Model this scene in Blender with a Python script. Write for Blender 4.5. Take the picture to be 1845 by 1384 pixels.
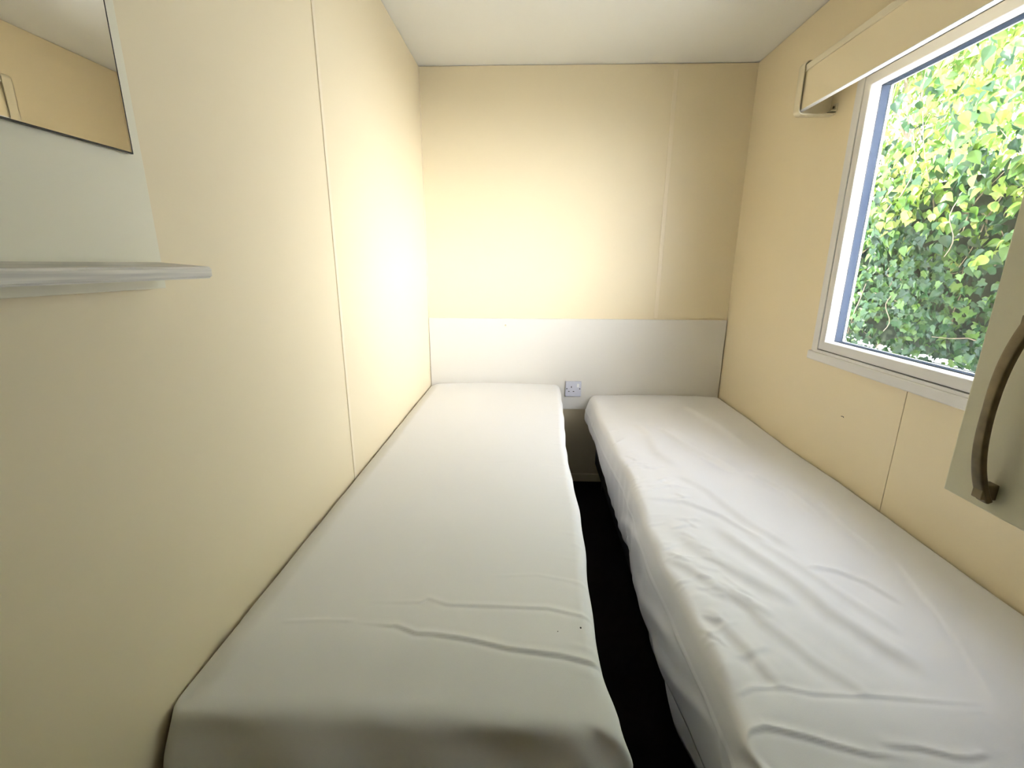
import bpy, bmesh, math, random
import numpy as np
from mathutils import Vector, Matrix
for o in list(bpy.data.objects): bpy.data.objects.remove(o)
S = bpy.context.scene
COL = S.collection
PI = math.pi

# ------------------------------------------------------------------ camera
CAM = Vector((0.5318, -2.4, 1.20))
PITCH, YAW, ROLL = 0.25766, -0.0375, 0.00463
fw = Vector((math.sin(YAW)*math.cos(PITCH), math.cos(YAW)*math.cos(PITCH), -math.sin(PITCH)))
rt = Vector((math.cos(YAW), -math.sin(YAW), 0)); up = rt.cross(fw)
rt2 = rt*math.cos(ROLL) + up*math.sin(ROLL); up2 = -rt*math.sin(ROLL) + up*math.cos(ROLL)
cam = bpy.data.objects.new('camera', bpy.data.cameras.new('camera')); COL.objects.link(cam)
m = Matrix((rt2, up2, -fw)).transposed().to_4x4(); m.translation = CAM
cam.matrix_world = m
cam.data.sensor_width = 36; cam.data.lens = 820/1845*36; cam.data.clip_start = 0.02
S.camera = cam

# ------------------------------------------------------------------ light
S.view_settings.view_transform = 'Standard'; S.view_settings.look = 'None'
S.view_settings.exposure = 1.84; S.view_settings.gamma = 1; S.view_settings.use_curve_mapping = False
wd = bpy.data.worlds.new('sky'); S.world = wd; wd.use_nodes = True
nt = wd.node_tree; nt.nodes.clear()
def N(nt, t, **k):
    n = nt.nodes.new(t)
    for a, v in k.items(): setattr(n, a, v)
    return n
# hazy bright sky plus an added glow lobe that lights the far left corner
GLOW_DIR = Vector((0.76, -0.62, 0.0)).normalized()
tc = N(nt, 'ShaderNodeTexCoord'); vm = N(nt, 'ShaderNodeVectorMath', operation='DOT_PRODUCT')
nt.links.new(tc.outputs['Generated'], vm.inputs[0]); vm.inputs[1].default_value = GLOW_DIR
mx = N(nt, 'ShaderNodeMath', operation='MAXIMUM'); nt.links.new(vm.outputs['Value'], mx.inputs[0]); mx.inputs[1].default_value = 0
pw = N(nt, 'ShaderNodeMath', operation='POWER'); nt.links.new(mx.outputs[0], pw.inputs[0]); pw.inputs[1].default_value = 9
def vscale(col, sock=None):
    n = N(nt, 'ShaderNodeVectorMath', operation='SCALE'); n.inputs[0].default_value = col
    if sock: nt.links.new(sock, n.inputs['Scale'])
    return n
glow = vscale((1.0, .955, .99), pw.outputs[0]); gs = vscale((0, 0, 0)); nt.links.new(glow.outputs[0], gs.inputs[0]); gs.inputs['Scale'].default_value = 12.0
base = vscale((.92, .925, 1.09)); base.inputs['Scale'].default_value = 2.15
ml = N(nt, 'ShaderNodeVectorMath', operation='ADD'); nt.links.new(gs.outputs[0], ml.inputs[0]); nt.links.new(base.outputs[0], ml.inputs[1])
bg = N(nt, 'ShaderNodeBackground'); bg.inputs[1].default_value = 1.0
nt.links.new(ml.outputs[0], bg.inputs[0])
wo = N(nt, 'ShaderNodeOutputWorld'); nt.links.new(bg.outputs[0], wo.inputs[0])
sun = bpy.data.objects.new('sun', bpy.data.lights.new('sun', 'SUN')); COL.objects.link(sun)
sun.data.energy = 4.5; sun.data.angle = math.radians(2); sun.data.color = (1, .95, .84)
sd = Vector((1, 0.25, -0.62)).normalized()          # light travels over the roof onto the hedge
sun.rotation_euler = sd.to_track_quat('-Z', 'Y').to_euler()

# ------------------------------------------------------------------ materials
def mat(name, col, rough=.5, spec=.5, metal=0, bump=0, bscale=200, var=0, vscale=5, trans=0):
    M = bpy.data.materials.new(name); M.use_nodes = True
    t = M.node_tree; b = t.nodes['Principled BSDF']
    b.inputs['Base Color'].default_value = (*col, 1); b.inputs['Roughness'].default_value = rough
    b.inputs['Specular IOR Level'].default_value = spec; b.inputs['Metallic'].default_value = metal
    co = N(t, 'ShaderNodeTexCoord')
    if bump:
        n = N(t, 'ShaderNodeTexNoise'); n.inputs['Scale'].default_value = bscale; n.inputs['Detail'].default_value = 3
        t.links.new(co.outputs['Object'], n.inputs['Vector'])
        bp = N(t, 'ShaderNodeBump'); bp.inputs['Strength'].default_value = bump; bp.inputs['Distance'].default_value = .001
        t.links.new(n.outputs[0], bp.inputs['Height']); t.links.new(bp.outputs[0], b.inputs['Normal'])
    if var:
        n = N(t, 'ShaderNodeTexNoise'); n.inputs['Scale'].default_value = vscale
        t.links.new(co.outputs['Object'], n.inputs['Vector'])
        mr = N(t, 'ShaderNodeMapRange'); mr.inputs[3].default_value = 1-var; mr.inputs[4].default_value = 1+var
        t.links.new(n.outputs[0], mr.inputs[0])
        h = N(t, 'ShaderNodeHueSaturation'); h.inputs['Color'].default_value = (*col, 1)
        t.links.new(mr.outputs[0], h.inputs['Value']); t.links.new(h.outputs[0], b.inputs['Base Color'])
    return M
def specks(M, spots, col):
    """small dirt marks: ellipsoid masks (centre, scale) in object space"""
    t = M.node_tree; b = t.nodes['Principled BSDF']
    co = N(t, 'ShaderNodeTexCoord'); acc = None
    for c, r, rz in spots:
        mp = N(t, 'ShaderNodeMapping', vector_type='TEXTURE')
        mp.inputs['Location'].default_value = c; mp.inputs['Scale'].default_value = r; mp.inputs['Rotation'].default_value = rz
        t.links.new(co.outputs['Object'], mp.inputs[0])
        ln = N(t, 'ShaderNodeVectorMath', operation='LENGTH'); t.links.new(mp.outputs[0], ln.inputs[0])
        lt = N(t, 'ShaderNodeMath', operation='LESS_THAN'); t.links.new(ln.outputs['Value'], lt.inputs[0]); lt.inputs[1].default_value = 1
        if acc:
            a = N(t, 'ShaderNodeMath', operation='MAXIMUM'); t.links.new(acc.outputs[0], a.inputs[0]); t.links.new(lt.outputs[0], a.inputs[1]); acc = a
        else: acc = lt
    mix = N(t, 'ShaderNodeMix', data_type='RGBA')
    t.links.new(acc.outputs[0], mix.inputs[0])
    old = b.inputs['Base Color']
    if old.is_linked: t.links.new(old.links[0].from_socket, mix.inputs[6])
    else: mix.inputs[6].default_value = old.default_value
    mix.inputs[7].default_value = (*col, 1); t.links.new(mix.outputs[2], b.inputs['Base Color'])

CREAM = (.815, .71, .50)
m_wall = mat('cream_wall_board', CREAM, .42, .35, bump=.05, bscale=350)
m_wall_r = mat('cream_wall_board_marked', CREAM, .42, .35, bump=.05, bscale=350)
m_strip = mat('cream_joint_strip', (.84, .735, .545), .4)
m_head = mat('pale_headboard', (.74, .715, .66), .4, .4, bump=.04, bscale=300)
m_ceil = mat('ceiling_board', (.80, .80, .76), .7, .2, bump=.1, bscale=300)
m_carpet = mat('charcoal_carpet', (.012, .011, .010), .95, .1, bump=.6, bscale=500)
m_sheet = mat('white_cotton', (.80, .80, .80), .85, .15, bump=.12, bscale=900)
m_sheet2 = mat('white_cotton_crumpled', (.80, .80, .81), .85, .15, bump=.12, bscale=900)
m_base = mat('black_bed_frame', (.01, .01, .014), .5)
m_matt = mat('mattress_ticking', (.6, .58, .52), .9)
m_upvc = mat('white_upvc', (.72, .71, .70), .3, .5)
m_bead = mat('window_bead_white', (.85, .86, .87), .3, .5)
m_seal = mat('black_rubber_seal', (.02, .022, .028), .5)
m_spacer = mat('blue_grey_spacer', (.014, .026, .052), .8, .1)
m_panel = mat('sage_painted_board', (.84, .80, .64), .45, .4, bump=.04, bscale=250)
m_door = mat('sage_cupboard_door', (.72, .70, .54), .5, .4, bump=.04, bscale=250)
m_plast = mat('white_socket_plastic', (.60, .61, .70), .3, .5)
m_dark = mat('dark_hole', (.01, .01, .01), .6)
m_silver = mat('mirror_silver', (.93, .93, .91), 0.0, .5, metal=1)
m_edge = mat('mirror_edge', (.02, .02, .02), .4)
m_brass = mat('aged_brass', (.19, .155, .095), .5, .5, metal=.55, var=.5, vscale=60)
m_cap = mat('cream_end_cap', (.74, .67, .50), .35)
m_ground = mat('pale_paving', (.78, .77, .74), .9)
m_render = mat('white_rendered_wall', (.85, .86, .88), .8, bump=.3, bscale=60)
m_roof = mat('roof_sheet', (.7, .7, .68), .6)
m_bark = mat('ivy_stem_bark', (.30, .23, .16), .9, var=.3, vscale=30)
m_shade_core = mat('hedge_shadow_core', (.02, .03, .015), 1)

# streaky grey wood for the shelf
m_wood = mat('grey_limed_wood', (.6, .58, .55), .5)
t = m_wood.node_tree; b = t.nodes['Principled BSDF']; co = N(t, 'ShaderNodeTexCoord')
mp = N(t, 'ShaderNodeMapping'); mp.inputs['Scale'].default_value = (60, 5, 160); t.links.new(co.outputs['Object'], mp.inputs[0])
n = N(t, 'ShaderNodeTexNoise'); n.inputs['Scale'].default_value = 1.6; n.inputs['Detail'].default_value = 6; t.links.new(mp.outputs[0], n.inputs['Vector'])
r = N(t, 'ShaderNodeValToRGB'); r.color_ramp.elements[0].position = .35; r.color_ramp.elements[1].position = .65
r.color_ramp.elements[0].color = (.62, .59, .54, 1); r.color_ramp.elements[1].color = (.84, .80, .72, 1)
t.links.new(n.outputs[0], r.inputs[0]); t.links.new(r.outputs[0], b.inputs['Base Color'])

m_glass = bpy.data.materials.new('window_glass'); m_glass.use_nodes = True
t = m_glass.node_tree; t.nodes.clear()
lw = N(t, 'ShaderNodeLayerWeight'); lw.inputs[0].default_value = .5
p5 = N(t, 'ShaderNodeMath', operation='POWER'); t.links.new(lw.outputs['Facing'], p5.inputs[0]); p5.inputs[1].default_value = 5
fr = N(t, 'ShaderNodeMath', operation='MULTIPLY_ADD'); t.links.new(p5.outputs[0], fr.inputs[0]); fr.inputs[1].default_value = .5; fr.inputs[2].default_value = .02
tr = N(t, 'ShaderNodeBsdfTransparent'); tr.inputs[0].default_value = (.97, .985, .98, 1)
gl = N(t, 'ShaderNodeBsdfGlossy'); gl.inputs['Roughness'].default_value = 0.0
ms = N(t, 'ShaderNodeMixShader'); t.links.new(fr.outputs[0], ms.inputs[0]); t.links.new(tr.outputs[0], ms.inputs[1]); t.links.new(gl.outputs[0], ms.inputs[2])
oo = N(t, 'ShaderNodeOutputMaterial'); t.links.new(ms.outputs[0], oo.inputs[0])

def leafmat(name, c1, c2, c3):
    M = bpy.data.materials.new(name); M.use_nodes = True
    t = M.node_tree; b = t.nodes['Principled BSDF']; out = t.nodes['Material Output']
    g = N(t, 'ShaderNodeNewGeometry'); r = N(t, 'ShaderNodeValToRGB')
    e = r.color_ramp.elements; e[0].position = 0; e[0].color = (*c1, 1); e[1].position = 1; e[1].color = (*c3, 1)
    k = e.new(.6); k.color = (*c2, 1)
    t.links.new(g.outputs['Random Per Island'], r.inputs[0]); t.links.new(r.outputs[0], b.inputs['Base Color'])
    b.inputs['Roughness'].default_value = .38; b.inputs['Specular IOR Level'].default_value = .6
    ts = N(t, 'ShaderNodeBsdfTranslucent'); t.links.new(r.outputs[0], ts.inputs[0])
    mx = N(t, 'ShaderNodeMixShader'); mx.inputs[0].default_value = .22
    t.links.new(b.outputs[0], mx.inputs[1]); t.links.new(ts.outputs[0], mx.inputs[2]); t.links.new(mx.outputs[0], out.inputs[0])
    return M
m_leaf = leafmat('ivy_leaf', (.012, .048, .020), (.034, .105, .026), (.11, .21, .03))
m_leaf2 = leafmat('yellow_green_leaf', (.11, .24, .03), (.24, .36, .05), (.45, .50, .14))

# ------------------------------------------------------------------ helpers
def link(name, bm, m, parent=None, smooth=False, bevel=0, seg=2):
    me = bpy.data.meshes.new(name); bm.normal_update(); bm.to_mesh(me); bm.free()
    me.materials.append(m)
    o = bpy.data.objects.new(name, me); COL.objects.link(o)
    if parent: o.parent = parent
    if smooth:
        for p in me.polygons: p.use_smooth = True
    if bevel:
        md = o.modifiers.new('bevel', 'BEVEL'); md.width = bevel; md.segments = seg; md.limit_method = 'ANGLE'; md.harden_normals = False
    return o
def box(bm, x0, x1, y0, y1, z0, z1):
    v = [bm.verts.new(p) for p in ((x0,y0,z0),(x1,y0,z0),(x1,y1,z0),(x0,y1,z0),(x0,y0,z1),(x1,y0,z1),(x1,y1,z1),(x0,y1,z1))]
    for f in ((0,3,2,1),(4,5,6,7),(0,1,5,4),(1,2,6,5),(2,3,7,6),(3,0,4,7)): bm.faces.new([v[i] for i in f])
def boxes(name, L, m, parent=None, bevel=0, **k):
    bm = bmesh.new()
    for b in L: box(bm, *b)
    return link(name, bm, m, parent, bevel=bevel, **k)
def thing(name, label, cat, loc=(0,0,0), group=None):
    o = bpy.data.objects.new(name, None); COL.objects.link(o); o.location = loc
    o['label'] = label; o['category'] = cat
    if group: o['group'] = group
    return o
def tag(o, label=None, cat=None, kind=None, group=None):
    if label: o['label'] = label
    if cat: o['category'] = cat
    if kind: o['kind'] = kind
    if group: o['group'] = group
    return o
def rebase(root):
    """children were modelled in world coordinates: keep them there"""
    for c in root.children: c.location = -root.location
def tube(bm, pts, rad, n=8, cap=True):
    rings = []
    for i, p in enumerate(pts):
        p = Vector(p); a = Vector(pts[max(i-1, 0)]); c = Vector(pts[min(i+1, len(pts)-1)])
        d = (c-a).normalized(); q = d.orthogonal().normalized() if i == 0 else (q - d*q.dot(d)).normalized(); w = d.cross(q)
        r = rad[i] if isinstance(rad, (list, tuple)) else rad
        rings.append([bm.verts.new(p + (q*math.cos(2*PI*k/n) + w*math.sin(2*PI*k/n))*r) for k in range(n)])
    for A, B in zip(rings, rings[1:]):
        for k in range(n): bm.faces.new((A[k], A[(k+1) % n], B[(k+1) % n], B[k]))
    if cap:
        bm.faces.new(rings[0][::-1]); bm.faces.new(rings[-1])
def prism_y(bm, prof, y0, y1):
    """closed profile in (x,z) extruded along y"""
    a = [bm.verts.new((x, y0, z)) for x, z in prof]; b = [bm.verts.new((x, y1, z)) for x, z in prof]; n = len(prof)
    for i in range(n): bm.faces.new((a[i], a[(i+1) % n], b[(i+1) % n], b[i]))
    bm.faces.new(a[::-1]); bm.faces.new(b); bmesh.ops.recalc_face_normals(bm, faces=bm.faces)

# ------------------------------------------------------------------ room shell
W, HC, YR = 1.552, 2.088, -2.95
WY0, WY1, WZ0, WZ1 = -1.84, -0.775, 0.905, 1.775      # window opening
T = .06
boxes('floor', [(-T, W+T, YR-T, T, -.05, 0)], m_carpet)['kind'] = 'structure'
boxes('ceiling', [(-T, W+T, YR-T, T, HC, HC+.03)], m_ceil)['kind'] = 'structure'
boxes('wall_left', [(-T, 0, YR, 0, 0, HC-.0025), (-T, -.012, YR, 0, HC-.0025, HC)], m_wall)['kind'] = 'structure'
boxes('wall_back', [(-T, W+T, 0, T, 0, HC-.0025), (-T, W+T, .012, T, HC-.0025, HC)], m_wall)['kind'] = 'structure'
boxes('wall_rear', [(-T, W+T, YR-T, YR, 0, HC)], m_wall)['kind'] = 'structure'
SJ = -1.180
wr = boxes('wall_right', [(W, W+T, SJ+.0012, 0, 0, WZ0), (W, W+T, YR, SJ-.0012, 0, WZ0), (W+.01, W+T, SJ-.01, SJ+.01, 0, WZ0),
    (W, W+T, YR, 0, WZ1, HC-.0025), (W+.012, W+T, YR, 0, HC-.0025, HC),
    (W, W+T, YR, WY0, WZ0, WZ1), (W, W+T, WY1, 0, WZ0, WZ1)], m_wall_r)
wr['kind'] = 'structure'
specks(m_wall_r, [((W, -.955, .726), (.01, .006, .0012), (-.25, 0, 0)), ((W, -.962, .7255), (.01, .002, .0022), (0, 0, 0))], (.03, .025, .02))
tag(boxes('outer_roof', [(-T-.05, W+T+.05, YR-.5, T+.3, HC+.03, HC+.12)], m_roof, bevel=.01), kind='structure').name = 'trim_7'
# joint strips
def strip(name, L, m=m_strip, bevel=.0012):
    o = boxes(name, L, m, bevel=bevel); o['kind'] = 'structure'; return o
strip('trim_1', [(0, .0028, -1.139, -1.124, 0, HC-.003)])
strip('trim_2', [(1.176, 1.196, -.0022, 0, .932, HC-.025)])
strip('baseboard_back', [(0, W, -.013, 0, 0, .045)], m_wall, .002)
tag(boxes('unseen_dark_door', [(.45, 1.15, YR, YR+.035, .01, 1.95)], mat('added_dark_door', (.10, .06, .035), .5), bevel=.003), kind='structure')  # unseen door, added dark so the near end of the room stays dim
strip('trim_3', [(0, .004, -.006, 0, .93, HC-.003)], m_strip, .001)

# ------------------------------------------------------------------ headboard with its screw cap
hb = thing('headboard', 'wide pale headboard panel across the back wall behind both beds', 'headboard', (W/2, 0, .432))
boxes('panel', [(.002, W-.005, -.016, -.0012, .432, .925)], m_head, hb, bevel=.0015)
bm = bmesh.new(); bmesh.ops.create_cone(bm, cap_ends=True, segments=16, radius1=.005, radius2=.004, depth=.003, matrix=Matrix.Translation((.407, -.017, .889)) @ Matrix.Rotation(PI/2, 4, 'X'))
link('screw_cap', bm, m_cap, hb, smooth=True)
boxes('lip', [(.002, W-.005, -.0175, -.016, .432, .4345)], m_cap, hb)
rebase(hb)

# ------------------------------------------------------------------ socket
sk = thing('wall_socket', 'white square switched wall socket on the headboard between the two beds', 'socket', (.773, -.016, .508))
fp = boxes('faceplate', [(.7305, .8155, -.027, -.016, .508, .593)], m_plast, sk, bevel=.003, seg=3)
def sbox(name, x0, x1, z0, z1, m, y=-.0275, p=None): return boxes(name, [(x0, x1, y, -.020, z0, z1)], m, p or sk)
sbox('pin_slot', .7605, .7645, .557, .567, m_dark)
sbox('pin_slot', .7455, .7535, .5355, .5395, m_dark)
sbox('pin_slot', .7705, .7785, .5355, .5395, m_dark)
boxes('rocker_switch', [(.792, .803, -.032, -.020, .561, .581)], m_bead, sk, bevel=.0015)
for x in (.7385, .8075):
    bm = bmesh.new(); bmesh.ops.create_cone(bm, cap_ends=True, segments=14, radius1=.0032, radius2=.0032, depth=.006, matrix=Matrix.Translation((x, -.0248, .5525)) @ Matrix.Rotation(PI/2, 4, 'X'))
    link('screw', bm, m_dark, sk)
rebase(sk)

# ------------------------------------------------------------------ window
wn = bpy.data.objects.new('window_1', None); COL.objects.link(wn); wn.location = (W, (WY0+WY1)/2, WZ0); wn['kind'] = 'structure'
def ring(name, y0, y1, z0, z1, w, x0, x1, m, bevel=.0015, wb=None):
    """mitred rectangular frame; w = bar width (wb: bottom bar)"""
    wb = w if wb is None else wb
    bm = bmesh.new(); V = []
    for x in (x0, x1):
        V.append([bm.verts.new((x, a, b)) for a, b in ((y0, z0), (y1, z0), (y1, z1), (y0, z1))])
        V.append([bm.verts.new((x, a, b)) for a, b in ((y0+w, z0+wb), (y1-w, z0+wb), (y1-w, z1-w), (y0+w, z1-w))])
    O0, I0, O1, I1 = V
    for i in range(4):
        j = (i+1) % 4
        for q in ((O0[i], O0[j], I0[j], I0[i]), (O1[i], I1[i], I1[j], O1[j]), (O0[i], O1[i], O1[j], O0[j]), (I0[i], I0[j], I1[j], I1[i])): bm.faces.new(q)
    bmesh.ops.recalc_face_normals(bm, faces=bm.faces)
    return link(name, bm, m, wn, bevel=bevel)
ring('outer_trim', WY0-.02, WY1+.02, WZ0-.02, WZ1+.02, .028, W-.013, W, m_upvc, .003)
ring('window_frame', WY0, WY1, WZ0, WZ1, .024, W-.020, W+T+.01, m_upvc, .002, wb=.013)
ring('seal', WY0+.022, WY1-.022, WZ0+.011, WZ1-.022, .006, W-.012, W+.04, m_seal, 0)
ring('sash', WY0+.0265, WY1-.0265, WZ0+.0155, WZ1-.0265, .030, W-.019, W+.012, m_upvc, .003)
ring('glazing_bead', WY0+.05, WY1-.05, WZ0+.039, WZ1-.05, .0075, W-.010, W+.012, m_bead, .001)
ring('spacer', WY0+.05, WY1-.05, WZ0+.039, WZ1-.05, .0072, W+.0135, W+.036, m_spacer, 0)
ring('gasket', WY0+.045, WY1-.045, WZ0+.035, WZ1-.045, .0135, W+.012, W+.0135, m_seal, 0)
ring('outer_bead', WY0+.045, WY1-.045, WZ0+.035, WZ1-.045, .0128, W+.039, W+.044, m_bead, .001)
boxes('window_sill', [(W-.024, W, WY0-.022, WY1+.022, WZ0-.026, WZ0+.004)], m_upvc, wn, bevel=.004)
for x in (W+.0125, W+.0372):
    boxes('pane', [(x, x+.0008, WY0+.05, WY1-.05, WZ0+.04, WZ1-.05)], m_glass, wn)
rebase(wn)

# ------------------------------------------------------------------ pelmet
PX, PY1, PY0, PZ0, PZ1 = W-.115, -.612, -1.835, 1.708, 1.832
pe = thing('pelmet', 'long cream box pelmet with rounded end cap fixed above the window', 'pelmet', (W, (PY0+PY1)/2, PZ0))
boxes('front_board', [(PX, PX+.012, PY0, PY1-.004, PZ0, PZ1+.002)], m_wall, pe, bevel=.0015)
boxes('top_rail', [(PX-.004, PX+.004, PY0, PY1-.008, PZ1-.010, PZ1+.010)], m_cap, pe, bevel=.002)
boxes('lit_edge_strip', [(PX+.0005, PX+.0165, PY0, PY1-.010, PZ0-.0015, PZ0)], m_bead, pe)  # white underside, window light on the board edge put into its colour
boxes('top_board', [(PX, W, PY0, PY1, PZ1, PZ1+.004)], m_wall, pe)
def rrect(x0, x1, z0, z1, r, n=6):   # rounded at the room side only
    P = [(x1, z0)]
    for k in range(n+1):
        a = -PI/2 - k/n*PI/2; P.append((x0+r+r*math.cos(a), z0+r+r*math.sin(a)))
    for k in range(n+1):
        a = PI - k/n*PI/2; P.append((x0+r+r*math.cos(a), z1-r+r*math.sin(a)))
    return P + [(x1, z1)]
def endcap(y, s):
    out = rrect(PX-.009, W, PZ0-.015, PZ1+.022, .016); inn = rrect(PX-.0055, W, PZ0-.0115, PZ1+.0185, .013)
    bm = bmesh.new(); prism_y(bm, out, y, y-.003*s)
    # flange running back over the board end
    n = len(out); y2 = y - .034*s
    for k in range(n-1):
        v = [bm.verts.new(p) for p in ((out[k][0], y, out[k][1]), (out[k+1][0], y, out[k+1][1]), (out[k+1][0], y2, out[k+1][1]), (out[k][0], y2, out[k][1]),
                                       (inn[k][0], y, inn[k][1]), (inn[k+1][0], y, inn[k+1][1]), (inn[k+1][0], y2, inn[k+1][1]), (inn[k][0], y2, inn[k][1]))]
        for f in ((0,1,2,3), (7,6,5,4), (3,2,6,7), (0,4,5,1)): bm.faces.new([v[i] for i in f])
    bmesh.ops.remove_doubles(bm, verts=bm.verts, dist=1e-5); bmesh.ops.recalc_face_normals(bm, faces=bm.faces)
    return link('end_cap', bm, m_cap, pe, bevel=.001)
endcap(PY1, 1); endcap(PY0, -1)
br = boxes('bracket', [(W-.018, W, PY1-.040, PY1-.012, PZ0-.006, PZ0-.003), (W-.004, W, PY1-.040, PY1-.012, PZ0-.006, PZ0+.018)], m_cap, pe, bevel=.001)
bm = bmesh.new(); bmesh.ops.create_cone(bm, cap_ends=True, segments=12, radius1=.004, radius2=.003, depth=.004, matrix=Matrix.Translation((W-.005, PY1-.026, PZ0+.008)) @ Matrix.Rotation(PI/2, 4, 'Y'))
link('screw', bm, m_brass, br)
rebase(pe)

# ------------------------------------------------------------------ mirror board, mirror, shelf
boxes_ = boxes('wall_panel', [(0, .018, -2.36, -1.762, 1.165, 2.02)], m_panel, bevel=.0012)
tag(boxes_, 'pale sage painted board on the left wall behind mirror and shelf', 'panel')
mi = thing('wall_mirror', 'frameless mirror with dark edge on the sage board at the left', 'mirror', (.018, -2.345, 1.333))
mi_rot = -.0075
boxes('backing', [(.018, .0208, -2.345, -1.784, 1.333, 1.93)], m_edge, mi)
boxes('mirror_glass', [(.0208, .0212, -2.343, -1.7862, 1.3347, 1.928)], m_silver, mi)
rebase(mi); mi.rotation_euler = (0, 0, mi_rot)
bm = bmesh.new(); box(bm, 0, .076, -2.36, -1.768, -.0155, 0)
bmesh.ops.bevel(bm, geom=[e for e in bm.edges], offset=.0025, segments=3, affect='EDGES')
sh = link('wall_shelf', bm, m_wood, smooth=False); sh.location = (.018, 0, 1.2005); sh.rotation_euler = (0, math.radians(4.5), 0)
tag(sh, 'narrow grey wood grain shelf at the bottom of the sage mirror board', 'shelf')

# ------------------------------------------------------------------ wall cupboard on the right
CX, CY, CZ = 1.052, -1.862, .931
cu = thing('wall_cupboard', 'sage green wall cupboard at the right edge, above the right bed', 'cupboard', (W, -2.2, CZ))
boxes('carcass', [(CX+.019, W-.001, -2.47, CY-.002, CZ+.001, HC-.06)], m_door, cu, bevel=.001)
dr = boxes('door', [(CX, CX+.017, -2.468, CY, CZ, HC-.062)], m_door, cu, bevel=.0018)
# bow handle: flattened bar swept along a curve standing off the door
HY, HZ0, HZ1 = -1.917, .957, 1.143
bm = bmesh.new(); R = []
NP = 28
def sgp(v): return math.copysign(abs(v)**.45, v)
def hpt(s):
    z = HZ0-.012 + (HZ1-HZ0+.024)*s
    off = .005 + .0225*(max(0, 1-abs(2*s-1)**2.6))
    return Vector((CX-off, HY, z))
for i in range(NP+1):
    s = i/NP; p = hpt(s); d = (hpt(min(1, s+.02))-hpt(max(0, s-.02))).normalized()
    nrm = Vector((-d.z, 0, d.x)); w = .0076*(1-.18*math.cos(2*PI*s)*0-.25*(1-abs(2*s-1))) ; th = .0038
    R.append([bm.verts.new(p + Vector((0, 1, 0))*w*sgp(math.cos(a)) + nrm*th*sgp(math.sin(a))) for a in [2*PI*k/16+PI/16 for k in range(16)]])
for A, B in zip(R, R[1:]):
    for k in range(16): bm.faces.new((A[k], A[(k+1) % 16], B[(k+1) % 16], B[k]))
bm.faces.new(R[0][::-1]); bm.faces.new(R[-1])
for z in (HZ0, HZ1):
    box(bm, CX-.016, CX+.001, HY-.0065, HY+.0055, z-.009, z+.009)
bmesh.ops.recalc_face_normals(bm, faces=bm.faces)
h = link('handle', bm, m_brass, dr, smooth=False, bevel=.001); h['label'] = 'aged brass bow handle'
for p in h.data.polygons: p.use_smooth = p.index < NP*16
rebase(cu)

# ------------------------------------------------------------------ beds
def bed(name, label, x0, x1, zb):
    t = thing(name, label, 'bed', ((x0+x1)/2, -.97, 0), 'twin single beds')
    boxes('base', [(x0, x1, -1.88, -.03, .12, zb-.004)], m_base, t, bevel=.004)
    for x in (x0+.05, x1-.05):
        for y in (-1.8, -.12):
            boxes('leg', [(x-.02, x+.02, y-.02, y+.02, 0, .12)], m_base, t, bevel=.003)
    rebase(t); return t
bed('single_bed', 'black framed single bed beneath the smooth sheet along the left wall', .03, .640, .39)
bed('single_bed', 'black framed single bed beneath the wrinkled sheet under the window', .91, W-.02, .315)

def seg_dist(X, Y, pl):
    """distance to polyline, signed side and running parameter"""
    best = np.full(X.shape, 1e9); sg = np.zeros(X.shape); par = np.zeros(X.shape)
    L = [0]
    for a, b in zip(pl, pl[1:]): L.append(L[-1]+math.dist(a, b))
    for i, (a, b) in enumerate(zip(pl, pl[1:])):
        dx, dy = b[0]-a[0], b[1]-a[1]; l2 = dx*dx+dy*dy
        t = np.clip(((X-a[0])*dx+(Y-a[1])*dy)/l2, 0, 1)
        qx, qy = X-(a[0]+t*dx), Y-(a[1]+t*dy); d = np.hypot(qx, qy)
        m = d < best; best = np.where(m, d, best)
        sg = np.where(m, np.sign(dx*qy-dy*qx), sg); par = np.where(m, (L[i]+t*math.sqrt(l2))/L[-1], par)
    return best, sg, par
def crease(X, Y, pl, w, h, step=0, t0=.15, t1=.15):
    d, s, p = seg_dist(X, Y, pl)
    env = np.clip(p/max(t0, 1e-4), 0, 1)*np.clip((1-p)/max(t1, 1e-4), 0, 1); env = env*env*(3-2*env)
    z = h*np.exp(-(d/w)**2)
    if step: z = z + step*s*(d/w)*np.exp(-(d/(2.2*w))**2)
    return z*env
rng = np.random.default_rng(7)
def snoise(X, Y, freqs, seed):
    """smooth sum of sines, ~[-1,1]"""
    r = np.random.default_rng(seed); z = np.zeros(X.shape)
    for _ in range(14):
        a = r.uniform(0, 2*PI); f = r.uniform(*freqs); ph = r.uniform(0, 2*PI)
        z += np.sin((X*math.cos(a)+Y*math.sin(a))*f + ph + 1.3*np.sin((X*math.sin(a)-Y*math.cos(a))*f*.6+ph*2))
    return z/5
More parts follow.
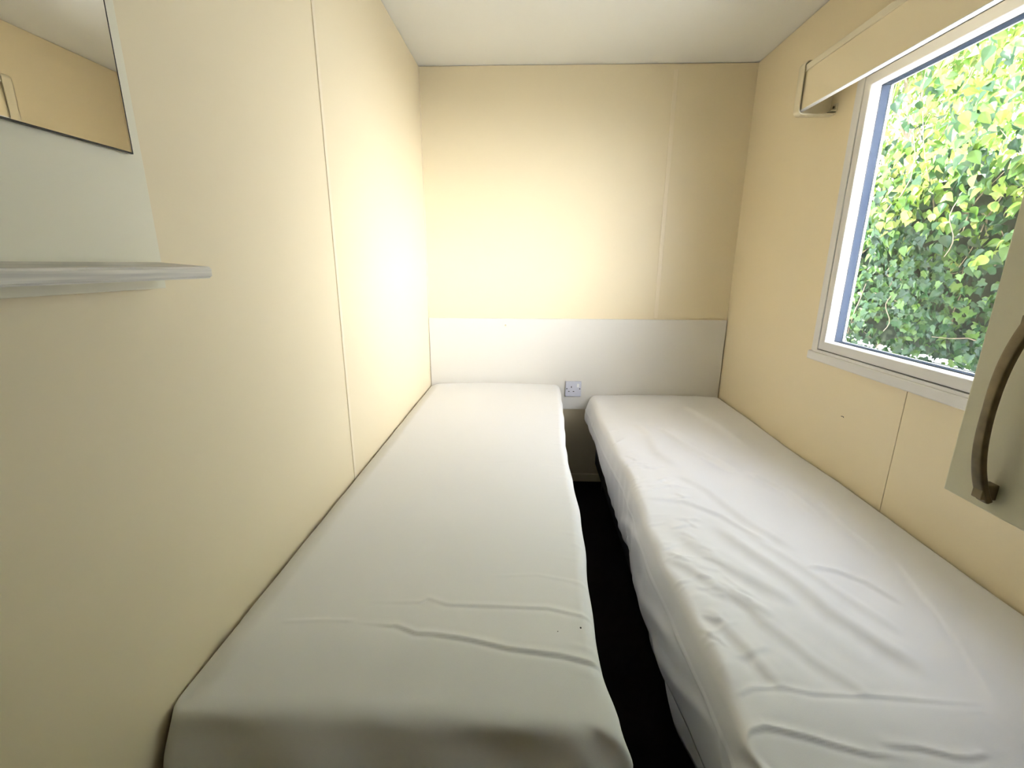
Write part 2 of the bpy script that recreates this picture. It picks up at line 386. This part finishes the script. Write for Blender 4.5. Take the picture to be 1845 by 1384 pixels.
def sheet_mesh(name, m, x0, x1, y0, y1, z0, z1, r, disp, step=.0045):
    """rounded-box cloth shell, open underneath, moved by disp(P, Nn, face) -> offset"""
    nx, ny, nz = int((x1-x0)/step), int((y1-y0)/step), int((z1-z0)/.006)
    V = []; F = []
    idx = {}
    # a continuous wrap: parameterise over (i,j) on the unfolded cross
    def grid(us, vs, fn):
        base = sum(len(v) for v in V); U, Q = np.meshgrid(us, vs, indexing='ij'); P = fn(U, Q).reshape(-1, 3); V.append(P)
        a = np.arange(len(us)-1)[:, None]*len(vs)+np.arange(len(vs)-1)[None, :]; a = a.ravel()+base; n = len(vs)
        F.append(np.stack([a, a+n, a+n+1, a+1], 1))
    X = np.linspace(x0, x1, nx+1); Y = np.linspace(y0, y1, ny+1); Z = np.linspace(z0, z1, nz+1)
    grid(X, Y, lambda u, v: np.stack([u, v, np.full_like(u, z1)], -1))
    grid(Y, Z, lambda u, v: np.stack([np.full_like(u, x1), u, v], -1))
    grid(Y[::-1], Z, lambda u, v: np.stack([np.full_like(u, x0), u, v], -1))
    grid(X[::-1], Z, lambda u, v: np.stack([u, np.full_like(u, y1), v], -1))
    grid(X, Z, lambda u, v: np.stack([u, np.full_like(u, y0), v], -1))
    P = np.concatenate(V); F = np.concatenate(F)
    key = np.round(P, 6); _, first, inv = np.unique(key, axis=0, return_index=True, return_inverse=True); inv = inv.ravel()
    P = P[first]; F = inv[F]
    # round the box edges (vertical corners get a larger radius)
    rv = r*1.25
    C = P.copy(); C[:, 0] = np.clip(P[:, 0], x0+rv, x1-rv); C[:, 1] = np.clip(P[:, 1], y0+rv, y1-rv); 
    d = P-C; d[:, 2] = 0; l = np.linalg.norm(d, axis=1)+1e-9
    # pull vertical corners in
    mx = np.maximum(abs(d[:, 0]), abs(d[:, 1])); sc = np.where(l > 0, mx/l, 1)
    P2 = P.copy(); P2[:, 0] = C[:, 0]+d[:, 0]*sc; P2[:, 1] = C[:, 1]+d[:, 1]*sc
    # top edge rounding
    edge = rv - mx                                   # distance in from the side
    dz = z1-P2[:, 2]
    out = np.where(mx > 0, 1, 0)
    hx = np.clip(r-edge, 0, r); hz = np.clip(r-dz, 0, r)
    rr = np.hypot(hx, hz); s2 = np.where(rr > 1e-9, np.maximum(hx, hz)/np.maximum(rr, 1e-9), 1)
    ux = np.where(l > 1e-8, d[:, 0]/l, 0); uy = np.where(l > 1e-8, d[:, 1]/l, 0)
    nin = hx*s2-hx; nz_ = hz*s2-hz
    P2[:, 0] += ux*nin; P2[:, 1] += uy*nin; P2[:, 2] += nz_
    Nn = np.stack([ux*hx, uy*hx, hz], -1); Nn /= np.linalg.norm(Nn, axis=1)[:, None]+1e-9
    P2 = disp(P2, Nn)
    me = bpy.data.meshes.new(name); me.from_pydata(P2.tolist(), [], F.tolist()); me.materials.append(m)
    me.polygons.foreach_set('use_smooth', [True]*len(me.polygons)); me.update()
    o = bpy.data.objects.new(name, me); COL.objects.link(o)
    md = o.modifiers.new('thickness', 'SOLIDIFY'); md.thickness = .0012; md.offset = -1
    return o
def smst(x, a, b):
    t = np.clip((x-a)/(b-a), 0, 1); return t*t*(3-2*t)

# left sheet: taut, two pulled creases
def disp_left(P, Nn):
    X, Y, Z = P[:, 0].copy(), P[:, 1].copy(), P[:, 2].copy(); top = np.clip(Nn[:, 2], 0, 1)**2; side = 1-top
    h = snoise(X, Y, (5, 12), 3)*.0022
    h += crease(X, Y, [(.215, -1.736), (.297, -1.742), (.303, -1.740), (.344, -1.757), (.370, -1.756), (.425, -1.763), (.511, -1.780), (.600, -1.787), (.665, -1.800), (.69, -1.807)], .0030, .0030, .0016, .35, .02)
    h += crease(X, Y, [(.093, -1.739), (.169, -1.733), (.235, -1.733)], .004, .0010)
    h += crease(X, Y, [(.220, -1.687), (.334, -1.684), (.347, -1.672), (.386, -1.687), (.457, -1.687), (.583, -1.685), (.654, -1.701), (.69, -1.706)], .0030, .0014, .0008, .35, .02)
    h += crease(X, Y, [(.438, -1.606), (.56, -1.592), (.663, -1.611), (.69, -1.62)], .0035, .0007, 0, .3, .02)
    h += crease(X, Y, [(.336, -1.065), (.514, -1.044), (.662, -1.078)], .005, .0010)
    for k in range(26):                               # small pulls along the aisle edge
        y = -1.82+k*.066+.02*math.sin(k*5.1); h += crease(X, Y, [(.60-.03*math.sin(k*3.3), y+.012), (.655, y), (.71, y-.012)], .006, .0010+.0006*math.sin(k*2.7), 0, .6, .02)
    P[:, 2] += h*top
    # crown of the mattress and soft falling foot end
    P[:, 2] -= .016*smst(-Y, 1.76, 1.93)*top
    P[:, 2] += .006*np.sin(np.clip(X/.68, 0, 1)*PI)*top
    P[:, 2] -= .012*smst(.06-X, 0, .06)*top
    # aisle side: gently wavy outline, wider near the headboard
    g = smst(X, .4, .69)
    P[:, 0] += g*(.028*smst(Y, -.9, -.15) - .012*smst(-Y, 1.3, 1.75) + .010*smst(-Y, 1.8, 1.9) + .002*np.sin(Y*9+1))
    P[:, 0] += Nn[:, 0]*side*.004*np.sin(Y*33)*np.sin((Z-.4)*18)
    # foot face folds
    P[:, 1] -= .040*smst(.572-Z, 0, .09)*smst(-Y, 1.80, 1.89)
    P[:, 1] += np.where(Nn[:, 1] < -.3, .006*np.sin(X*14+1)+.004*np.sin(X*31+Z*20), 0)*smst(.57-Z, 0, .05)
    fc = np.exp(-(((P[:, 0]-.665)/.05)**2+((P[:, 1]+1.915)/.05)**2))
    P[:, 0] += fc*(.006*np.sin(Z*75+Y*70)+.012)*smst(.575-Z, -.01, .03)
    P[:, 1] += fc*.006*np.sin(Z*60+X*90)
    P[:, 0] = np.maximum(P[:, 0], .004)
    return P
ls = sheet_mesh('fitted_sheet', m_sheet, .004, .672, -1.900, -.022, .395, .578, .028, disp_left, .0031)
ls['group'] = rs_group = 'sheets on the two beds'; tag(ls, 'smooth white fitted sheet on the left bed with two long creases near its foot', 'bed sheet')
specks(m_sheet, [((.630, -1.728, .578), (.0016, .0022, .02), (0, 0, 0)), ((.589, -1.739, .578), (.0008, .0014, .02), (0, 0, 0))], (.05, .05, .05))

# right sheet: loose, crumpled, hanging at the aisle side
def disp_right(P, Nn):
    X, Y, Z = P[:, 0].copy(), P[:, 1].copy(), P[:, 2].copy(); top = np.clip(Nn[:, 2], 0, 1)**2; side = 1-top
    h = snoise(X, Y, (6, 16), 11)*.0035 + snoise(X*2.2, Y, (14, 30), 5)*.0010
    near = np.exp(-((X-.87)/.10)**2)
    h += near*(snoise(X, Y, (35, 70), 21)*.0022)*smst(-Y, .35, .9)
    C = lambda pl, w, hh, st=0, a=.15, b=.15: crease(X, Y, pl, w, hh, st, a, b)
    h += C([(.84, -1.889), (.872, -1.851), (.896, -1.843), (.951, -1.854), (.986, -1.865), (1.034, -1.877), (1.10, -1.882)], .0032, .0030, .0015, .05, .3)
    h += C([(.86, -1.80), (.883, -1.791), (.906, -1.782), (.960, -1.781), (1.002, -1.791), (1.079, -1.791), (1.153, -1.794), (1.21, -1.799), (1.29, -1.798)], .0030, .0017, .0008, .1, .3)
    h += C([(1.055, -1.864), (1.11, -1.867), (1.153, -1.878), (1.175, -1.879), (1.21, -1.871)], .0032, .0026, .0013)
    h += C([(1.04, -1.28), (1.065, -1.371), (1.116, -1.501), (1.145, -1.61), (1.186, -1.685), (1.213, -1.73), (1.234, -1.77)], .016, .0055, .004)
    h += C([(1.10, -1.30), (1.162, -1.46), (1.20, -1.56), (1.25, -1.68)], .014, .0040, .002)
    h += C([(1.162, -1.479), (1.20, -1.468), (1.238, -1.475), (1.286, -1.512), (1.311, -1.592)], .007, .0040, .002)
    h += C([(1.42, -1.40), (1.392, -1.488), (1.334, -1.674), (1.289, -1.779), (1.268, -1.835)], .006, .0010, .0012)
    h += C([(1.081, -.521), (1.14, -.707), (1.209, -.86), (1.249, -.991)], .015, .007, .005)
    h += C([(1.00, -.45), (1.03, -.62), (1.02, -.80), (1.06, -.95)], .02, .005, .003)
    h += C([(1.02, -.98), (1.09, -1.10), (1.13, -1.26), (1.20, -1.42)], .014, .0045, .003)
    h += C([(1.40, -1.131), (1.381, -1.308), (1.395, -1.423)], .010, .003, .002)
    h += C([(1.28, -.95), (1.34, -1.10), (1.35, -1.25)], .012, .004, .003)
    h += C([(.882, -1.155), (.93, -1.158), (.993, -1.167), (1.077, -1.24), (1.152, -1.39)], .009, .0038, .002)
    h += C([(.90, -1.08), (.98, -1.075), (1.05, -1.09)], .006, .0025)
    h += C([(.871, -1.425), (.91, -1.47), (.946, -1.539), (1.029, -1.631)], .012, .0045, .003)
    h += C([(.93, -1.30), (.96, -1.40), (1.02, -1.50), (1.10, -1.60)], .016, .004, .003)
    h += C([(.98, -1.60), (1.04, -1.72), (1.10, -1.80)], .012, .0028, .002)
    h += C([(.90, -1.60), (.935, -1.70), (.96, -1.79)], .012, .004, .003)
    h += C([(1.30, -.2), (1.36, -.5), (1.38, -.8)], .02, .004, .003)
    gr = random.Random(4)
    for k in range(34):                               # short random crumples by the edge
        x, y, a = gr.uniform(.875, 1.0), gr.uniform(-1.72, -.85), gr.uniform(-1.2, .6); l = gr.uniform(.02, .05)
        h += C([(x-l*math.cos(a), y-l*math.sin(a)), (x, y+gr.uniform(-.006, .006)), (x+l*math.cos(a), y+l*math.sin(a))], gr.uniform(.004, .008), gr.uniform(.001, .0032), .0012, .3, .3)
    for k in range(34):                               # gathers along the rounded aisle edge
        y = -1.84+1.5*gr.random()**1.3; a = gr.uniform(.0006, .0030)
        h += C([(.845, y-.01), (.885, y+.012*math.sin(k)), (.93+.04*math.sin(k*3.7), y+.03+.02*math.sin(k*1.9))], gr.uniform(.004, .009), a if y < -.5 else a*.3, 0, .05, .6)
    P[:, 2] += h*np.maximum(top, .0)
    P[:, 2] += .006*np.sin(np.clip((X-.86)/.69, 0, 1)*PI)*top - .014*smst(-Y, 1.80, 1.93)*top
    # aisle side cloth: bulges out, folds, hem line
    s = np.clip((.52-Z)/.20, 0, 1); lat = np.clip(-Nn[:, 0], 0, 1)
    amp = .018*np.sin(s*PI)*smst(Y, -.7, -.05) + .010*np.sin(s*PI*.8)
    fold = .004*np.sin(Y*9+s*2.5)+.003*np.sin(Y*23+3*np.sin(Y*5)-s*4)+.0022*np.sin(Y*61+4*np.sin(Y*7)+s*5)*(.5+.5*np.sin(Y*4.3))
    dg = lambda pl, w, a: crease(Y, Z, pl, w, a, a*.5, .15, .2)*lat
    fold = fold + dg([(-.95, .34), (-1.10, .40), (-1.28, .45)], .016, .007) + dg([(-1.18, .33), (-1.38, .36), (-1.62, .43)], .018, .008) \
        + dg([(-1.45, .32), (-1.62, .36), (-1.80, .44)], .014, .006) + dg([(-1.80, .45), (-1.83, .39), (-1.87, .32)], .008, .004) + dg([(-.5, .44), (-.62, .36), (-.66, .33)], .012, .004) + dg([(-.3, .46), (-.36, .38)], .012, .004)
    seam = .0030*np.exp(-((Z-.440)/.0035)**2)
    P[:, 0] -= lat*(amp+fold*(.25+.75*s)+seam)
    P[:, 0] += .055*smst(s, .65, 1)*smst(Y, -.85, -.05)*lat          # tucked in at the head end
    P[:, 2] -= lat*smst(s, .55, 1)*(.016*np.sin(Y*5.2+.6)+.030*smst(-Y, 1.12, 1.17)*smst(1.9+Y, 0, .2))
    P[:, 0] += .006*np.sin(Y*7+2)*np.exp(-((X-.86)/.06)**2)
    # foot corner bunch
    fc = np.exp(-(((X-.87)/.06)**2+((Y+1.915)/.05)**2))
    P[:, 0] += fc*(.010*np.sin(Z*80+Y*60)); P[:, 1] += fc*.010*np.sin(X*130+Z*50)*smst(.53-Z, -.02, .03)
    P[:, 1] += np.where(Nn[:, 1] < -.3, .006*np.sin(X*15)+.004*np.sin(X*35+Z*20), 0)*smst(.51-Z, 0, .05)
    P[:, 0] = np.minimum(P[:, 0], W-.003)
    return P
rs = sheet_mesh('fitted_sheet', m_sheet2, .862, W-.003, -1.925, -.022, .315, .520, .020, disp_right, .0034)
rs['group'] = rs_group; tag(rs, 'crumpled white fitted sheet hanging over the side of the bed under the window', 'bed sheet')
# second layer of cloth hanging inside the right sheet
ys = np.linspace(-1.90, -1.10, 160); zs = np.linspace(0, 1, 16)
V = []; F = []
for i, y in enumerate(ys):
    zb = .315-.085*float(smst(np.array(-y), 1.08, 1.40))
    for s in zs:
        V.append((.878-.022*math.sin(s*PI*.8)*(.6+.4*math.sin(y*11))+.007*math.sin(y*26+s*3), y, .40+(zb-.40)*s+.006*math.sin(y*14)))
n = len(zs)
for i in range(len(ys)-1):
    for j in range(n-1): a = i*n+j; F.append((a, a+n, a+n+1, a+1))
me = bpy.data.meshes.new('valance'); me.from_pydata(V, [], F); me.materials.append(m_sheet2)
me.polygons.foreach_set('use_smooth', [True]*len(F))
fl = bpy.data.objects.new('loose_flap', me); COL.objects.link(fl); fl.parent = rs
md = fl.modifiers.new('thickness', 'SOLIDIFY'); md.thickness = .0012

# mattresses under the sheets
def mattress(label, x0, x1, z0, z1):
    bm = bmesh.new(); box(bm, x0, x1, -1.88, -.045, z0, z1)
    bmesh.ops.bevel(bm, geom=list(bm.edges), offset=.02, segments=4, affect='EDGES')
    tag(link('mattress', bm, m_matt, smooth=True), label, 'mattress', group='mattresses on the two beds')
mattress('mattress wrapped in the smooth sheet on the left bed', .03, .630, .39, .548)
mattress('mattress wrapped in the crumpled sheet under the window', .905, W-.03, .315, .492)

# ------------------------------------------------------------------ outside
boxes('ground', [(W+T+.02, 14, -10, 14, -.65, -.6)], m_ground)['kind'] = 'structure'
gw = boxes('garden_wall', [(2.86, 3.16, -.6, 6.0, -.6, .60)], m_render, bevel=.01)
tag(gw, 'low white rendered garden wall below the ivy outside', 'wall')
rnd = random.Random(5)
LEAF_O = [(0, 0), (.20, .04), (.36, .20), (.38, .38), (.26, .62), (.09, .86), (0, 1), (-.09, .86), (-.26, .62), (-.38, .38), (-.36, .20), (-.20, .04)]
LEAF_I = [(0, .12), (.30, -.04), (.52, .22), (.34, .42), (.40, .62), (.16, .70), (0, 1), (-.16, .70), (-.40, .62), (-.34, .42), (-.52, .22), (-.30, -.04)]
def leaves(name, spots, m, parent):
    V = []; F = []; fm = []
    for (p, size, n, d, sh) in spots:
        n = n.normalized(); d = (d - n*d.dot(n)).normalized(); s = n.cross(d)
        O = LEAF_I if sh else LEAF_O; b0 = len(V); k = len(O)
        V.append(p + d*size*.40 - n*size*.06)
        for u, v in O:
            V.append(p + s*u*size + d*v*size + n*size*(.42*abs(u) - .22*v*v))
        for i in range(k): F.append((b0, b0+1+i, b0+1+(i+1) % k))
    me = bpy.data.meshes.new(name); me.from_pydata([tuple(v) for v in V], [], F); me.materials.append(m)
    me.polygons.foreach_set('use_smooth', [True]*len(F)); me.update()
    o = bpy.data.objects.new(name, me); COL.objects.link(o); o.parent = parent; return o
def hx(y, z):      # hedge front surface, bumpy
    return 2.95 + .10*math.sin(y*3.1+z*2.2) + .09*math.sin(y*6.3-z*5.1+1) + .07*math.sin(z*9+y*4) + .05*math.sin(y*15+z*12) - .10*smooth(z, 1.2, 2.2)
def smooth(x, a, b):
    t = min(1, max(0, (x-a)/(b-a))); return t*t*(3-2*t)
hd = thing('ivy_hedge', 'dense green ivy hedge growing over the garden wall outside the window', 'hedge', (3.1, 1.8, -.6))
sp = []; lit_sp = []
for i in range(21000):
    y = rnd.uniform(-.9, 5.2); z = .58 + (rnd.random())*2.24
    if rnd.random() < smooth(z, 1.55, 2.4)*.80: continue
    dep = rnd.random()**1.6*.34
    p = Vector((hx(y, z)+dep+rnd.gauss(0, .02), y, z))
    n = Vector((-1, rnd.gauss(0, .55), rnd.gauss(.35, .5))); d = Vector((rnd.gauss(0, .4), rnd.gauss(0, .6), -1+rnd.gauss(0, .5)))
    lo = z < 1.05 + .25*math.sin(y*2.3)
    (lit_sp if rnd.random() < smooth(z, 1.15, 1.8)*.6 else sp).append((p, rnd.uniform(.045, .078) if not lo else rnd.uniform(.035, .062), n, d, lo and rnd.random() < .8))  # higher leaves turn yellow green, sunlit look put into the colour
for i in range(700):   # ivy tumbling over the wall's edge
    y = rnd.uniform(-.7, 5); sp.append((Vector((2.84+rnd.uniform(-.03, .06), y, .62-abs(rnd.gauss(0, .03)))), rnd.uniform(.03, .055), Vector((-1, rnd.gauss(0, .4), .4)), Vector((0, rnd.gauss(0, .5), -1)), True))
leaves('foliage', sp, m_leaf, hd); leaves('sun_tinted_foliage', lit_sp, m_leaf2, hd)['label'] = 'yellow green upper ivy leaves with painted sunlight'
bm = bmesh.new()       # dark wooden core of old stems
for i in range(150):
    y = rnd.uniform(-.9, 5.2); z = rnd.uniform(.62, 1.9); x = hx(y, z)+rnd.uniform(.08, .3); pts = [(x, y, z)]
    dv = Vector((rnd.gauss(0, .3), rnd.gauss(0, .6), rnd.gauss(.5, .7)))
    for k in range(5): dv += Vector((rnd.gauss(0, .2), rnd.gauss(0, .3), rnd.gauss(0, .3))); x += dv.x*.05; y += dv.y*.07; z += dv.z*.07; pts.append((x, y, z))
    tube(bm, pts, [.005, .004, .004, .003, .002, .002], 5)
link('twigs', bm, m_bark, hd, smooth=True)
boxes('shade_core', [(3.31, 3.38, -.9, 5.3, .60, 1.75)], m_shade_core, hd)  # dark slab behind the leaves, standing in for deep hedge shade
bm = bmesh.new()       # bare tendrils hanging in front
for (y, z, l) in ((.56, 1.02, .22), (.75, 1.20, .15), (.35, 1.55, .30), (1.1, 1.58, .2)):
    bm = bmesh.new(); pts = [(hx(y, z)-.03, y+.03*math.sin(k*.8), z-l*k/8) for k in range(9)]; tube(bm, pts, .0025, 5)
    link('tendril', bm, m_bark, hd, smooth=True)
rebase(hd)
# thin pale tree behind
tr_ = thing('tree', 'thin pale sunlit tree with sparse yellow green leaves above the ivy', 'tree', (5.9, 4.8, -.6))
bm = bmesh.new(); tips = []
def branch(p, d, r, l, depth):
    pts = [p.copy()]; rad = [r]
    for k in range(5):
        d = (d + Vector((rnd.gauss(0, .14), rnd.gauss(0, .18), rnd.gauss(.03, .10)))).normalized(); p = p + d*l/5; pts.append(p.copy()); rad.append(r*(1-.13*(k+1)))
        if depth > 0 and k >= 1:
            for _ in range(2):
                dd = (d + Vector((rnd.gauss(0, .2), rnd.gauss(0, .9), rnd.gauss(0, .5)))).normalized(); branch(p.copy(), dd, rad[-1]*.55, l*.62, depth-1)
        if depth <= 1: tips.append(p.copy())
    tube(bm, pts, rad, 5)
for (x, y) in ((5.9, 4.8), (6.1, 2.6), (5.8, 7.0)):
    branch(Vector((x, y, -.6)), Vector((0, .05, 1)), .06, 4.4, 3) if (x, y) == (5.9, 4.8) else branch(Vector((x, y, .3)), Vector((0, .05, 1)), .05, 3.6, 3)
link('trunk', bm, m_bark, tr_, smooth=True)
sp = []
for p in tips:
    for _ in range(3):
        q = p + Vector((rnd.gauss(0, .06), rnd.gauss(0, .07), rnd.gauss(0, .06)))
        sp.append((q, rnd.uniform(.07, .12), Vector((-1, rnd.gauss(0, .6), rnd.gauss(.4, .6))), Vector((rnd.gauss(0, .5), rnd.gauss(0, .7), -1)), False))
print('tree leaves', len(sp))
leaves('foliage', sp, m_leaf2, tr_)
rebase(tr_)
